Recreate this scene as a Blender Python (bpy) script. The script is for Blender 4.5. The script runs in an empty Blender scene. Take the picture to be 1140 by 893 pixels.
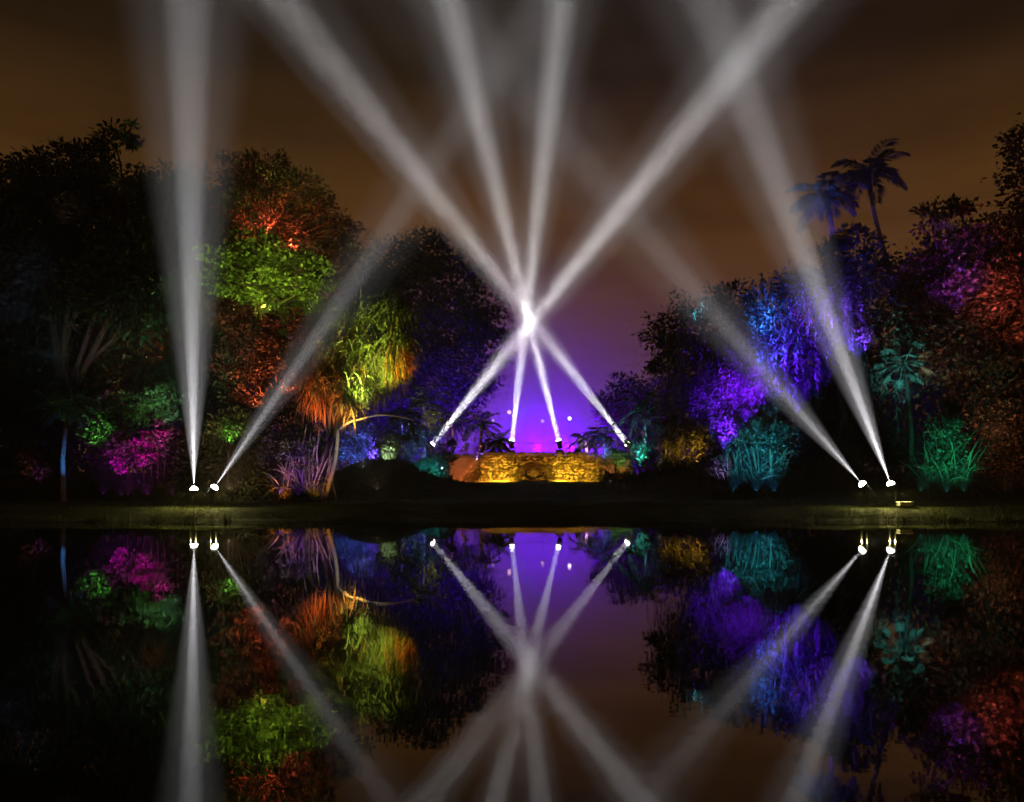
import bpy, math, random
import numpy as np
from mathutils import Vector, Matrix

S = bpy.context.scene
COL = S.collection
R = math.radians
H, F, HX, HY = 2.0, 886.7, 570.0, 522.5       # camera height, focal length in photo pixels, vanishing point


def P(px, py, d):
    """photo pixel at depth d (metres from the camera's shore) -> world point"""
    return Vector(((px - HX) * d / F, d, H + (HY - py) * d / F))


# ------------------------------------------------------------------ camera
cd = bpy.data.cameras.new('camera')
cam = bpy.data.objects.new('camera', cd)
COL.objects.link(cam)
cd.sensor_width = 36
cd.lens = 28
cd.shift_y = 76 / 1140
cd.clip_end = 3000
cam.location = (0, 0, H)
cam.rotation_euler = (R(90), 0, 0)
S.camera = cam

# ------------------------------------------------------------------ render settings
S.render.engine = 'CYCLES'
S.view_settings.view_transform = 'Standard'
S.view_settings.look = 'None'
S.view_settings.exposure = 0
S.view_settings.gamma = 1
cy = S.cycles
cy.use_denoising = True
try:
    cy.denoiser = 'OPENIMAGEDENOISE'
    cy.denoising_input_passes = 'RGB'
except Exception:
    pass
cy.max_bounces = 5
cy.diffuse_bounces = 1
cy.glossy_bounces = 3
cy.transmission_bounces = 2
cy.transparent_max_bounces = 4
cy.volume_bounces = 0
cy.sample_clamp_indirect = 6
cy.use_adaptive_sampling = False
cy.use_light_tree = True
cy.caustics_reflective = False
cy.caustics_refractive = False

# ------------------------------------------------------------------ night sky lit from below by a town
W = bpy.data.worlds.new('World')
S.world = W
W.use_nodes = True
nt = W.node_tree
nt.nodes.clear()
N = nt.nodes.new
L = nt.links.new
out = N('ShaderNodeOutputWorld')
bg = N('ShaderNodeBackground')
tc = N('ShaderNodeTexCoord')
sep = N('ShaderNodeSeparateXYZ')
L(tc.outputs['Generated'], sep.inputs[0])
ramp = N('ShaderNodeValToRGB')
L(sep.outputs['Z'], ramp.inputs[0])
e = ramp.color_ramp.elements
e[0].position = 0.0
e[0].color = (0.105, 0.042, 0.016, 1)
e[1].position = 0.6
e[1].color = (0.009, 0.006, 0.004, 1)
for pos, c in ((0.16, (0.120, 0.048, 0.013)), (0.30, (0.088, 0.037, 0.0085)), (0.44, (0.019, 0.010, 0.0045))):
    k = e.new(pos)
    k.color = (*c, 1)
mp = N('ShaderNodeMapping')
mp.inputs['Scale'].default_value = (1.6, 1.6, 9)
L(tc.outputs['Generated'], mp.inputs[0])
nz = N('ShaderNodeTexNoise')
nz.inputs['Scale'].default_value = 2.2
nz.inputs['Detail'].default_value = 6
nz.inputs['Roughness'].default_value = 0.55
L(mp.outputs[0], nz.inputs[0])
mr = N('ShaderNodeMapRange')
mr.inputs['From Min'].default_value = 0.3
mr.inputs['From Max'].default_value = 0.72
mr.inputs['To Min'].default_value = 0.72
mr.inputs['To Max'].default_value = 1.2
L(nz.outputs['Fac'], mr.inputs[0])
mx = N('ShaderNodeMix')
mx.data_type = 'RGBA'
mx.blend_type = 'MULTIPLY'
mx.inputs[0].default_value = 1
L(ramp.outputs[0], mx.inputs[6])
L(mr.outputs[0], mx.inputs[7])
sky = N('ShaderNodeTexSky')                      # the last of the daylight, sun far under the horizon
sky.sky_type = 'NISHITA'
sky.sun_disc = False
sky.sun_elevation = R(-5)
sky.sun_rotation = R(180)
ad = N('ShaderNodeMix')
ad.data_type = 'RGBA'
ad.blend_type = 'ADD'
ad.inputs[0].default_value = 0.02
L(mx.outputs[2], ad.inputs[6])
L(sky.outputs[0], ad.inputs[7])
L(ad.outputs[2], bg.inputs['Color'])
bg.inputs['Strength'].default_value = 1.0
L(bg.outputs[0], out.inputs[0])
W.cycles.sampling_method = 'NONE'

# ------------------------------------------------------------------ lamps' light


def spot(pos, target, color, watts, angle=50, blend=0.6, size=0.0):
    ld = bpy.data.lights.new('spot_light', 'SPOT')
    ld.energy = watts
    ld.color = color
    ld.spot_size = R(angle)
    ld.spot_blend = blend
    ld.shadow_soft_size = size
    o = bpy.data.objects.new('spot_light', ld)
    COL.objects.link(o)
    o.location = pos
    d = Vector(target) - Vector(pos)
    o.rotation_euler = d.to_track_quat('-Z', 'Y').to_euler()
    return o


def beam(pos, d, color, watts, size, spread):
    ld = bpy.data.lights.new('beam_light', 'AREA')
    ld.shape = 'DISK'
    ld.size = size
    ld.spread = R(spread)
    ld.energy = watts
    ld.color = color
    o = bpy.data.objects.new('beam_light', ld)
    COL.objects.link(o)
    o.location = pos
    o.rotation_euler = Vector(d).to_track_quat('-Z', 'Y').to_euler()
    return o


# ------------------------------------------------------------------ object helpers
def tag(o, label=None, cat=None, group=None, kind=None):
    if label:
        o['label'] = label
    if cat:
        o['category'] = cat
    if group:
        o['group'] = group
    if kind:
        o['kind'] = kind
    return o


def empty(name, loc, label, cat, group=None):
    o = bpy.data.objects.new(name, None)
    COL.objects.link(o)
    o.location = loc
    o.empty_display_size = 0.3
    return tag(o, label, cat, group)


class MB:
    """collects geometry in world space, then links it as one mesh object"""

    def __init__(self):
        self.v = []
        self.f = []
        self.t = []
        self.n = 0
        self.smooth = []

    def add(self, v, f, tone=0.5, smooth=False):
        v = np.asarray(v, float)
        self.v.append(v)
        for q in f:
            self.f.append([i + self.n for i in q])
        self.t += [tone] * len(f)
        self.smooth += [smooth] * len(f)
        self.n += len(v)

    def box(self, c, s, rz=0.0, ry=0.0, tone=0.5, jit=0.0, rng=None):
        x, y, z = s[0] / 2, s[1] / 2, s[2] / 2
        b = min(x, y, z) * 0.22
        vs = []
        for sx in (-1, 1):
            for sy in (-1, 1):
                for sz in (-1, 1):
                    vs += [(sx * (x - b), sy * (y - b), sz * z), (sx * (x - b), sy * y, sz * (z - b)), (sx * x, sy * (y - b), sz * (z - b))]
        vs = np.array(vs)
        if jit and rng is not None:
            vs += rng.normal(0, jit, vs.shape)
        m = Matrix.Rotation(rz, 3, 'Z') @ Matrix.Rotation(ry, 3, 'Y')
        vs = vs @ np.array(m).T + np.array(c)

        def k(sx, sy, sz, w):
            return ((sx > 0) * 4 + (sy > 0) * 2 + (sz > 0)) * 3 + w
        f = []
        for s_ in (-1, 1):
            f.append([k(-1, -1, s_, 0), k(1, -1, s_, 0), k(1, 1, s_, 0), k(-1, 1, s_, 0)])
            f.append([k(-1, s_, -1, 1), k(1, s_, -1, 1), k(1, s_, 1, 1), k(-1, s_, 1, 1)])
            f.append([k(s_, -1, -1, 2), k(s_, 1, -1, 2), k(s_, 1, 1, 2), k(s_, -1, 1, 2)])
        for a in (-1, 1):
            for b_ in (-1, 1):
                f.append([k(-1, a, b_, 0), k(1, a, b_, 0), k(1, a, b_, 1), k(-1, a, b_, 1)])
                f.append([k(a, -1, b_, 0), k(a, 1, b_, 0), k(a, 1, b_, 2), k(a, -1, b_, 2)])
                f.append([k(a, b_, -1, 1), k(a, b_, 1, 1), k(a, b_, 1, 2), k(a, b_, -1, 2)])
                for c_ in (-1, 1):
                    f.append([k(a, b_, c_, 0), k(a, b_, c_, 1), k(a, b_, c_, 2)])
        self.add(vs, f, tone)

    def tube(self, pts, rad, n=8, caps=True, tone=0.5, rough=0.0, rng=None):
        pts = [np.array(p, float) for p in pts]
        if not hasattr(rad, '__len__'):
            rad = [rad] * len(pts)
        vs = []
        for i, p in enumerate(pts):
            d = pts[min(i + 1, len(pts) - 1)] - pts[max(i - 1, 0)]
            d = d / (np.linalg.norm(d) + 1e-9)
            a = np.cross(d, (0.12, 1, 0.05))
            a /= np.linalg.norm(a) + 1e-9
            b = np.cross(d, a)
            for k in range(n):
                t = 2 * math.pi * k / n
                r = rad[i]
                if rough and rng is not None:
                    r *= 1 + rng.normal(0, rough)
                vs.append(p + (a * math.cos(t) + b * math.sin(t)) * r)
        f = []
        for i in range(len(pts) - 1):
            for k in range(n):
                f.append([i * n + k, i * n + (k + 1) % n, (i + 1) * n + (k + 1) % n, (i + 1) * n + k])
        if caps:
            f.append(list(range(n))[::-1])
            f.append([(len(pts) - 1) * n + k for k in range(n)])
        self.add(vs, f, tone, True)

    def ball(self, c, r, nu=12, nv=8, jit=0.0, rng=None, tone=0.5):
        if not hasattr(r, '__len__'):
            r = (r, r, r)
        vs = [(0, 0, 1)]
        for i in range(1, nv):
            a = math.pi * i / nv
            for k in range(nu):
                b = 2 * math.pi * k / nu
                vs.append((math.sin(a) * math.cos(b), math.sin(a) * math.sin(b), math.cos(a)))
        vs.append((0, 0, -1))
        vs = np.array(vs)
        if jit and rng is not None:
            vs = vs * (1 + rng.normal(0, jit, (len(vs), 1)))
        vs = vs * np.array(r) + np.array(c)
        f = []
        for k in range(nu):
            f.append([0, 1 + k, 1 + (k + 1) % nu])
            for i in range(nv - 2):
                f.append([1 + i * nu + k, 1 + (i + 1) * nu + k, 1 + (i + 1) * nu + (k + 1) % nu, 1 + i * nu + (k + 1) % nu])
            f.append([len(vs) - 1, 1 + (nv - 2) * nu + (k + 1) % nu, 1 + (nv - 2) * nu + k])
        self.add(vs, f, tone, jit == 0)

    def build(self, name, m, parent=None, at=None):
        v = np.concatenate(self.v)
        o0 = np.array(parent.location) if parent is not None and parent.parent is None else (np.array(at) if at is not None else np.zeros(3))
        if parent is not None and parent.parent is not None:
            o0 = np.array(parent.parent.location)
        me = bpy.data.meshes.new(name)
        me.from_pydata((v - o0).tolist(), [], self.f)
        me.attributes.new('tone', 'FLOAT', 'FACE').data.foreach_set('value', np.array(self.t, dtype=np.float32))
        me.polygons.foreach_set('use_smooth', self.smooth)
        me.materials.append(m)
        o = bpy.data.objects.new(name, me)
        COL.objects.link(o)
        if parent is not None:
            o.parent = parent
        elif at is not None:
            o.location = at
        return o


def tri_mesh(name, verts, tris, tone, m, parent=None, at=None):
    """fast numpy mesh of triangles (foliage)"""
    o0 = np.array(parent.location) if parent is not None else (np.array(at) if at is not None else np.zeros(3))
    me = bpy.data.meshes.new(name)
    nv, nf = len(verts), len(tris)
    me.vertices.add(nv)
    me.vertices.foreach_set('co', (verts - o0).astype(np.float32).ravel())
    me.loops.add(nf * 3)
    me.loops.foreach_set('vertex_index', tris.astype(np.int32).ravel())
    me.polygons.add(nf)
    me.polygons.foreach_set('loop_start', np.arange(0, nf * 3, 3, dtype=np.int32))
    me.attributes.new('tone', 'FLOAT', 'FACE').data.foreach_set('value', tone.astype(np.float32))
    me.update(calc_edges=True)
    me.materials.append(m)
    o = bpy.data.objects.new(name, me)
    COL.objects.link(o)
    if parent is not None:
        o.parent = parent
    elif at is not None:
        o.location = at
    return o


# ------------------------------------------------------------------ materials
def mat(name, c1, c2=None, rough=0.7, scale=3.0, bump=0.0, metal=0.0, spec=0.4, tone=True):
    m = bpy.data.materials.new(name)
    m.use_nodes = True
    t = m.node_tree
    b = t.nodes['Principled BSDF']
    b.inputs['Roughness'].default_value = rough
    b.inputs['Metallic'].default_value = metal
    b.inputs['Specular IOR Level'].default_value = spec
    c2 = c2 or tuple(x * 0.6 for x in c1)
    n = t.nodes.new('ShaderNodeTexNoise')
    n.inputs['Scale'].default_value = scale
    n.inputs['Detail'].default_value = 5
    tcn = t.nodes.new('ShaderNodeTexCoord')
    t.links.new(tcn.outputs['Object'], n.inputs[0])
    mixn = t.nodes.new('ShaderNodeMix')
    mixn.data_type = 'RGBA'
    mixn.inputs[6].default_value = (*c2, 1)
    mixn.inputs[7].default_value = (*c1, 1)
    if tone:
        at_ = t.nodes.new('ShaderNodeAttribute')
        at_.attribute_name = 'tone'
        a = t.nodes.new('ShaderNodeMath')
        a.operation = 'ADD'
        s_ = t.nodes.new('ShaderNodeMath')
        s_.operation = 'SUBTRACT'
        s_.use_clamp = True
        s_.inputs[1].default_value = 0.5
        t.links.new(at_.outputs['Fac'], a.inputs[0])
        t.links.new(n.outputs['Fac'], a.inputs[1])
        t.links.new(a.outputs[0], s_.inputs[0])
        t.links.new(s_.outputs[0], mixn.inputs[0])
    else:
        t.links.new(n.outputs['Fac'], mixn.inputs[0])
    t.links.new(mixn.outputs[2], b.inputs['Base Color'])
    if bump:
        bp = t.nodes.new('ShaderNodeBump')
        bp.inputs['Strength'].default_value = bump
        bp.inputs['Distance'].default_value = 0.06
        t.links.new(n.outputs['Fac'], bp.inputs['Height'])
        t.links.new(bp.outputs[0], b.inputs['Normal'])
    return m


def glow_mat(name, color, strength):
    m = bpy.data.materials.new(name)
    m.use_nodes = True
    b = m.node_tree.nodes['Principled BSDF']
    b.inputs['Base Color'].default_value = (0.8, 0.8, 0.8, 1)
    b.inputs['Emission Color'].default_value = (*color, 1)
    b.inputs['Emission Strength'].default_value = strength
    m.cycles.emission_sampling = 'NONE'
    return m


def leaf_mat(name, c1, c2, rough=0.55, trans=0.25):
    m = mat(name, c1, c2, rough, 0.6, 0, 0, 0.3)
    t = m.node_tree
    b = t.nodes['Principled BSDF']
    tr = t.nodes.new('ShaderNodeBsdfTranslucent')
    mixs = t.nodes.new('ShaderNodeMixShader')
    mixs.inputs[0].default_value = trans
    src = b.inputs['Base Color'].links[0].from_socket
    t.links.new(src, tr.inputs[0])
    t.links.new(b.outputs[0], mixs.inputs[1])
    t.links.new(tr.outputs[0], mixs.inputs[2])
    t.links.new(mixs.outputs[0], t.nodes['Material Output'].inputs[0])
    return m


M = dict(
    leaf=leaf_mat('leaf_green', (0.17, 0.22, 0.11), (0.012, 0.02, 0.009), 0.38),
    leaf_dark=leaf_mat('leaf_dark', (0.045, 0.07, 0.04), (0.016, 0.028, 0.014)),
    leaf_pale=leaf_mat('leaf_pale', (0.28, 0.30, 0.22), (0.022, 0.028, 0.018), 0.4),
    leaf_red=leaf_mat('leaf_copper', (0.27, 0.16, 0.11), (0.02, 0.013, 0.009), 0.4),
    leaf_dry=leaf_mat('leaf_dry', (0.22, 0.12, 0.06), (0.10, 0.05, 0.025)),
    strap=leaf_mat('leaf_strap', (0.17, 0.20, 0.09), (0.03, 0.045, 0.018)),
    frond=leaf_mat('palm_frond', (0.075, 0.10, 0.06), (0.025, 0.04, 0.02), 0.45),
    bloom=leaf_mat('bougainvillea_bloom', (0.45, 0.08, 0.30), (0.22, 0.03, 0.14), 0.6, 0.35),
    bark=mat('bark', (0.045, 0.036, 0.029), (0.018, 0.014, 0.011), 0.9, 5, 0.6),
    bark_pale=mat('bark_pale', (0.32, 0.29, 0.25), (0.16, 0.14, 0.12), 0.85, 4, 0.5),
    grass=leaf_mat('grass_blade', (0.10, 0.125, 0.03), (0.03, 0.042, 0.012)),
    stone=mat('rubble_stone', (0.46, 0.38, 0.27), (0.09, 0.065, 0.045), 0.9, 3.5, 0.7),
    coping=mat('coping_stone', (0.22, 0.19, 0.17), (0.10, 0.085, 0.075), 0.85, 5, 0.4),
    dark_stone=mat('dark_stone', (0.085, 0.065, 0.05), (0.03, 0.022, 0.018), 0.9, 5, 0.5),
    black=mat('black_metal', (0.03, 0.03, 0.032), (0.018, 0.018, 0.02), 0.45, 20, 0, 0.3),
    iron=mat('iron_rail', (0.05, 0.045, 0.05), (0.03, 0.028, 0.03), 0.5, 10, 0, 0.5),
    white=mat('white_plastic', (0.75, 0.75, 0.73), (0.5, 0.5, 0.48), 0.5, 8),
    wood=mat('weathered_wood', (0.40, 0.34, 0.27), (0.2, 0.16, 0.12), 0.85, 9, 0.4),
    lens=glow_mat('searchlight_lens', (1.0, 0.97, 0.9), 22),
    lens_pink=glow_mat('stage_lamp_lens', (1.0, 0.5, 0.9), 1.1),
    lens_pink_bright=glow_mat('stage_lamp_lens_bright', (1.0, 0.72, 1.0), 3.0),
    lens_violet=glow_mat('stage_lamp_lens_dim', (0.6, 0.3, 1.0), 0.75),
    lens_white=glow_mat('path_lamp_glass', (0.85, 0.92, 1.0), 1.6),
)

# ------------------------------------------------------------------ terrain, lake
def sm(a, b, x):
    t = np.clip((x - a) / (b - a), 0, 1)
    return t * t * (3 - 2 * t)


def ground_z(x, y):
    x = np.asarray(x, float)
    y = np.asarray(y, float)
    sh = 30.6 + 0.25 * np.sin(x * 0.21 + 0.7) + 0.12 * np.sin(x * 0.83) + 0.07 * np.sin(x * 2.3 + 1) + 0.05 * np.sin(x * 5.1)        # far water edge
    z = -1.4 + 1.47 * sm(sh - 4, sh + 0.25, y)
    z = z + 0.33 * sm(sh + 0.1, sh + 2.6, y) + 0.55 * sm(38, 62, y)
    z = z + 0.05 * np.sin(x * 0.35 + y * 0.2) * sm(sh + 2, sh + 8, y)

    def mound(cx, cy_, rx, ry, h):
        return h * np.exp(-((x - cx) / rx) ** 2 - ((y - cy_) / ry) ** 2)
    z = z + mound(-8.4, 50, 3.6, 4.5, 1.75) + mound(10.6, 53, 2.6, 4, 1.0)
    near = 1 - sm(0.8, 3.4, y)
    z = z * (1 - near) + 0.42 * near
    return z


def gz(x, y):
    return float(ground_z(x, y))


xs = np.unique(np.concatenate([np.linspace(-240, -60, 30), np.linspace(-60, 60, 181), np.linspace(60, 240, 30)]))
ys = np.unique(np.concatenate([np.linspace(-40, 0, 8), np.linspace(0, 26, 20), np.linspace(26, 36, 60), np.linspace(36, 75, 60), np.linspace(75, 260, 30)]))
gx, gy = np.meshgrid(xs, ys)
gzv = ground_z(gx, gy)
nx, ny = len(xs), len(ys)
vs = np.stack([gx.ravel(), gy.ravel(), gzv.ravel()], 1)
fs = [(j * nx + i, j * nx + i + 1, (j + 1) * nx + i + 1, (j + 1) * nx + i) for j in range(ny - 1) for i in range(nx - 1)]
me = bpy.data.meshes.new('ground')
me.from_pydata(vs.tolist(), [], fs)
me.polygons.foreach_set('use_smooth', [True] * len(fs))
gm = mat('lawn_soil', (0.055, 0.06, 0.022), (0.02, 0.024, 0.010), 0.95, 1.3, 0.5, tone=False)
me.materials.append(gm)
ground = bpy.data.objects.new('ground', me)
COL.objects.link(ground)
tag(ground, kind='structure')

wm = bpy.data.materials.new('lake_water')
wm.use_nodes = True
t = wm.node_tree
t.nodes.clear()
o_ = t.nodes.new('ShaderNodeOutputMaterial')
gl = t.nodes.new('ShaderNodeBsdfGlossy')
gl.inputs['Roughness'].default_value = 0.018
df = t.nodes.new('ShaderNodeBsdfDiffuse')
df.inputs['Color'].default_value = (0.006, 0.020, 0.016, 1)
fr = t.nodes.new('ShaderNodeFresnel')
fr.inputs['IOR'].default_value = 1.33
pw = t.nodes.new('ShaderNodeMath')
pw.operation = 'POWER'
pw.inputs[1].default_value = 0.42
t.links.new(fr.outputs[0], pw.inputs[0])
mi = t.nodes.new('ShaderNodeMixShader')
t.links.new(pw.outputs[0], mi.inputs[0])
t.links.new(df.outputs[0], mi.inputs[1])
t.links.new(gl.outputs[0], mi.inputs[2])
t.links.new(mi.outputs[0], o_.inputs[0])
tcw = t.nodes.new('ShaderNodeTexCoord')
mpw = t.nodes.new('ShaderNodeMapping')
mpw.inputs['Scale'].default_value = (0.7, 1.5, 1)
t.links.new(tcw.outputs['Object'], mpw.inputs[0])
nw = t.nodes.new('ShaderNodeTexNoise')
nw.inputs['Scale'].default_value = 1.6
nw.inputs['Detail'].default_value = 3
t.links.new(mpw.outputs[0], nw.inputs[0])
bw = t.nodes.new('ShaderNodeBump')
bw.inputs['Strength'].default_value = 0.35
bw.inputs['Distance'].default_value = 0.0032
pn = t.nodes.new('ShaderNodeTexNoise')
pn.inputs['Scale'].default_value = 0.16
pn.inputs['Detail'].default_value = 2
t.links.new(mpw.outputs[0], pn.inputs[0])
pr = t.nodes.new('ShaderNodeMapRange')
pr.inputs['From Min'].default_value = 0.4
pr.inputs['From Max'].default_value = 0.65
pr.inputs['To Min'].default_value = 0.15
pr.inputs['To Max'].default_value = 0.5
t.links.new(pn.outputs['Fac'], pr.inputs[0])
t.links.new(pr.outputs[0], bw.inputs['Strength'])
t.links.new(nw.outputs['Fac'], bw.inputs['Height'])
t.links.new(bw.outputs[0], gl.inputs['Normal'])
me = bpy.data.meshes.new('water')
me.from_pydata([(-240, 1, 0), (240, 1, 0), (240, 33, 0), (-240, 33, 0)], [], [(0, 1, 2, 3)])
me.materials.append(wm)
water = bpy.data.objects.new('water', me)
COL.objects.link(water)
tag(water, kind='structure')

# ------------------------------------------------------------------ the misty night air
HAZE_D = 0.0015
hb = MB()
x0, x1, y0, y1, z0, z1 = -245, 245, -45, 265, -2.5, 64
hb.add([(x0, y0, z0), (x1, y0, z0), (x1, y1, z0), (x0, y1, z0), (x0, y0, z1), (x1, y0, z1), (x1, y1, z1), (x0, y1, z1)],
       [(0, 3, 2, 1), (4, 5, 6, 7), (0, 1, 5, 4), (1, 2, 6, 5), (2, 3, 7, 6), (3, 0, 4, 7)])
hm = bpy.data.materials.new('haze')
hm.use_nodes = True
t = hm.node_tree
t.nodes.clear()
o_ = t.nodes.new('ShaderNodeOutputMaterial')
pv = t.nodes.new('ShaderNodeVolumePrincipled')
pv.inputs['Color'].default_value = (0.92, 0.92, 0.95, 1)
pv.inputs['Density'].default_value = HAZE_D
t.links.new(pv.outputs[0], o_.inputs['Volume'])
hz = hb.build('haze', hm)
tag(hz, kind='stuff')

# ------------------------------------------------------------------ foliage builders
def unit(a):
    return a / (np.linalg.norm(a, axis=-1, keepdims=True) + 1e-9)


def leaf_geo(p, d, length, width, rng, fold=0.25):
    """diamond leaves folded along the midrib. p,d: (n,3)"""
    n = len(p)
    d = unit(d)
    s = unit(np.cross(d, rng.normal(size=(n, 3))))
    nn = np.cross(d, s)
    length = np.asarray(length).reshape(-1, 1) * np.ones((n, 1))
    width = np.asarray(width).reshape(-1, 1) * np.ones((n, 1))
    mid = p + d * length * 0.45
    v = np.stack([p, mid + s * width / 2 + nn * width * fold, p + d * length, mid - s * width / 2 + nn * width * fold], 1).reshape(-1, 3)
    b = np.arange(n)[:, None] * 4
    tr = np.concatenate([b + np.array([0, 1, 2]), b + np.array([0, 2, 3])], 1).reshape(-1, 3)
    return v, tr


def join(parts):
    vs_, ts_, k = [], [], 0
    for v, t_ in parts:
        vs_.append(v)
        ts_.append(t_ + k)
        k += len(v)
    return np.concatenate(vs_), np.concatenate(ts_)


def clump_leaves(blobs, rng, leaf=0.3, per=45, cover=4.5, droop=0.25, spread=0.30, aspect=0.5):
    """blobs: (centre, (rx,ry,rz)). Each blob carries sub-clumps of leaves around its outer shell."""
    pp, dd, tt = [], [], []
    for c, r in blobs:
        c = np.array(c)
        r = np.array(r)
        total = cover * math.pi * r[0] * r[2] / (0.5 * leaf * leaf * aspect)
        k = max(6, int(total / per))
        dirs = unit(rng.normal(size=(k, 3)) * (1, 1, 0.9) + (0, -0.15, 0.1))
        rad = 0.25 + 0.82 * rng.uniform(0, 1, (k, 1)) ** 0.6
        cen = c + dirs * r * rad
        for j in range(k):
            n = int(per * rng.uniform(0.5, 1.5))
            sr = min(r.mean() * spread, 0.62 + leaf * 0.5) * rng.uniform(0.6, 1.3)
            g = rng.normal(size=(n, 3)) * sr * (1, 1, 0.6)
            p = cen[j] + g
            d = unit(unit(p - c) * 0.8 + unit(g) * 0.7 + rng.normal(size=(n, 3)) * 0.6 + (0, 0, -droop))
            pp.append(p)
            dd.append(d)
            tt.append(np.clip(rng.uniform(-0.1, 0.35) + 1.1 * rng.uniform(0, 1, n) ** 2.2, 0, 1))  # skewed tones put bright glints and dark gaps into the leaf colour
    p, d, tn = np.concatenate(pp), np.concatenate(dd), np.concatenate(tt)
    ln = leaf * rng.uniform(0.6, 1.35, len(p))
    v, tr = leaf_geo(p, d, ln, ln * aspect, rng)
    return v, tr, np.repeat(tn, 2)


def px_blobs(lst, D, depth, rng):
    res = []
    for q in lst:
        px, py, r = q[:3]
        d = D + rng.uniform(-1, 1) * depth
        rr = r * d / F
        res.append((np.array(P(px, py, d)), (rr, rr * 0.9, rr * rng.uniform(0.75, 0.95))))
    return res


def limb(mb, a, b, r0, r1, rng, bend=0.08, n=7, seg=6):
    a = np.array(a, float)
    b = np.array(b, float)
    ln = np.linalg.norm(b - a)
    pts, rad = [], []
    off = rng.normal(size=3) * ln * bend
    for i in range(seg + 1):
        u = i / seg
        pts.append(a + (b - a) * u + off * math.sin(math.pi * u) + (0, 0, ln * 0.10 * math.sin(math.pi * u)))
        rad.append(r0 + (r1 - r0) * u)
    mb.tube(pts, rad, n, rough=0.05, rng=rng)


def tree(name, label, cat, blobs_px, D, base_px, seed, depth=3.0, leaf=0.3, per=45, cover=4.5, m='leaf', bark='bark', trunk_r=0.4,
         droop=0.25, group=None, spread=0.30, aspect=0.5, leafless=()):
    rng = np.random.default_rng(seed)
    bx = P(base_px, 0, D).x
    b0 = Vector((bx, D, gz(bx, D) - 0.05))
    root = empty(name, b0, label, cat, group)
    blobs = px_blobs(blobs_px, D, depth, rng)
    v, tr, tn = clump_leaves(blobs, rng, leaf, per, cover, droop, spread, aspect)
    tri_mesh('crown', v, tr, tn, M[m], root)
    mb = MB()
    cs = np.array([b[0] for b in blobs])
    low = cs[:, 2].min()
    fork = np.array((bx * 0.6 + cs[:, 0].mean() * 0.4, D * 0.6 + cs[:, 1].mean() * 0.4, max(b0.z + 1.2, b0.z + (low - b0.z) * 0.8)))
    top = np.array((cs[:, 0].mean(), cs[:, 1].mean(), cs[:, 2].mean() + (cs[:, 2].max() - cs[:, 2].mean()) * 0.3))
    flare = [np.array(b0), np.array(b0) + (0, 0, 0.35), (np.array(b0) + fork) / 2 + rng.normal(size=3) * 0.12, fork, top]
    mb.tube(flare, [trunk_r * 1.5, trunk_r * 1.1, trunk_r * 0.9, trunk_r * 0.75, trunk_r * 0.25], 10, rough=0.06, rng=rng)
    for c, r in blobs:
        u = rng.uniform(0.0, 0.75)
        limb(mb, fork * (1 - u) + top * u, c, trunk_r * (0.34 - 0.16 * u), trunk_r * 0.06, rng)
    mb.build('trunk', M[bark], root)
    return root


def bush(name, label, cat, blobs_px, D, seed, m='leaf', leaf=0.22, per=24, cover=3.2, depth=0.8, group=None, aspect=0.5, bloom=None, droop=0.1, straps=0):
    rng = np.random.default_rng(seed)
    blobs = px_blobs(blobs_px, D, depth, rng)
    cs = np.array([b[0] for b in blobs])
    rs = np.array([b[1][0] for b in blobs])
    xa, xb = (cs[:, 0] - rs * 0.8).min(), (cs[:, 0] + rs * 0.8).max()
    for q in np.arange(xa, xb, 0.45):                           # skirt of low growth down to the ground
        yy = D + rng.uniform(-0.7, 0.5)
        h = rng.uniform(0.22, 0.5)
        blobs.append((np.array((q, yy, gz(q, yy) + h * 0.7)), (h, h, h * 1.1)))
    for q in range(len(cs)):                                    # stray shoots breaking the outline
        a_ = rng.uniform(0, 2 * math.pi)
        k_ = rs[q] * rng.uniform(0.25, 0.45)
        blobs.append((cs[q] + np.array((math.cos(a_), rng.uniform(-0.5, 0.5), abs(math.sin(a_)))) * rs[q] * 1.1, (k_, k_, k_)))
    bx = float(cs[:, 0].mean())
    b0 = Vector((bx, D, gz(bx, D) - 0.03))
    root = empty(name, b0, label, cat, group)
    v, tr, tn = clump_leaves(blobs, rng, leaf, per, cover, droop, 0.3, aspect)
    tri_mesh('foliage', v, tr, tn, M[m], root)
    mb = MB()
    for c, r in blobs[:len(cs)]:
        for k in range(2):
            q = np.array((c[0] * 0.75 + bx * 0.25 + rng.normal() * 0.15, D + rng.normal() * 0.25, 0))
            q[2] = gz(q[0], q[1]) - 0.03
            limb(mb, q, np.array(c) + rng.normal(size=3) * np.array(r) * 0.4, 0.04, 0.012, rng, n=5, seg=4)
    mb.build('stem', M['bark'], root)
    if straps:
        c_, d_ = [], []
        for k in range(straps):
            q = rng.uniform(xa, xb)
            yy = D + rng.uniform(-0.9, 0.2)
            c_.append((q, yy, gz(q, yy) + rng.uniform(0.05, 0.5)))
            az = rng.uniform(0, 2 * math.pi)
            el = rng.uniform(0.5, 1.5)
            d_.append((math.cos(az) * math.cos(el), math.sin(az) * math.cos(el), math.sin(el)))
        top = cs[:, 2].max() - b0.z
        v, tr, tn = strap_geo(c_, d_, rng.uniform(0.5, 1.15, straps) * top, rng.uniform(0.05, 0.12, straps), rng, 0.8)
        tri_mesh('blade', v, tr, tn, M['strap'], root)
    if bloom:
        bl = [(c + np.array((0, -r[1] * 0.35, 0)), np.array(r) * 0.95) for c, r in px_blobs(bloom, D - 0.4, 0.3, rng)]
        v, tr, tn = clump_leaves(bl, rng, 0.15, 22, 0.75, 0.0, 0.20, 0.85)
        tri_mesh('blossom', v, tr, tn, M['bloom'], root)
    return root


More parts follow.
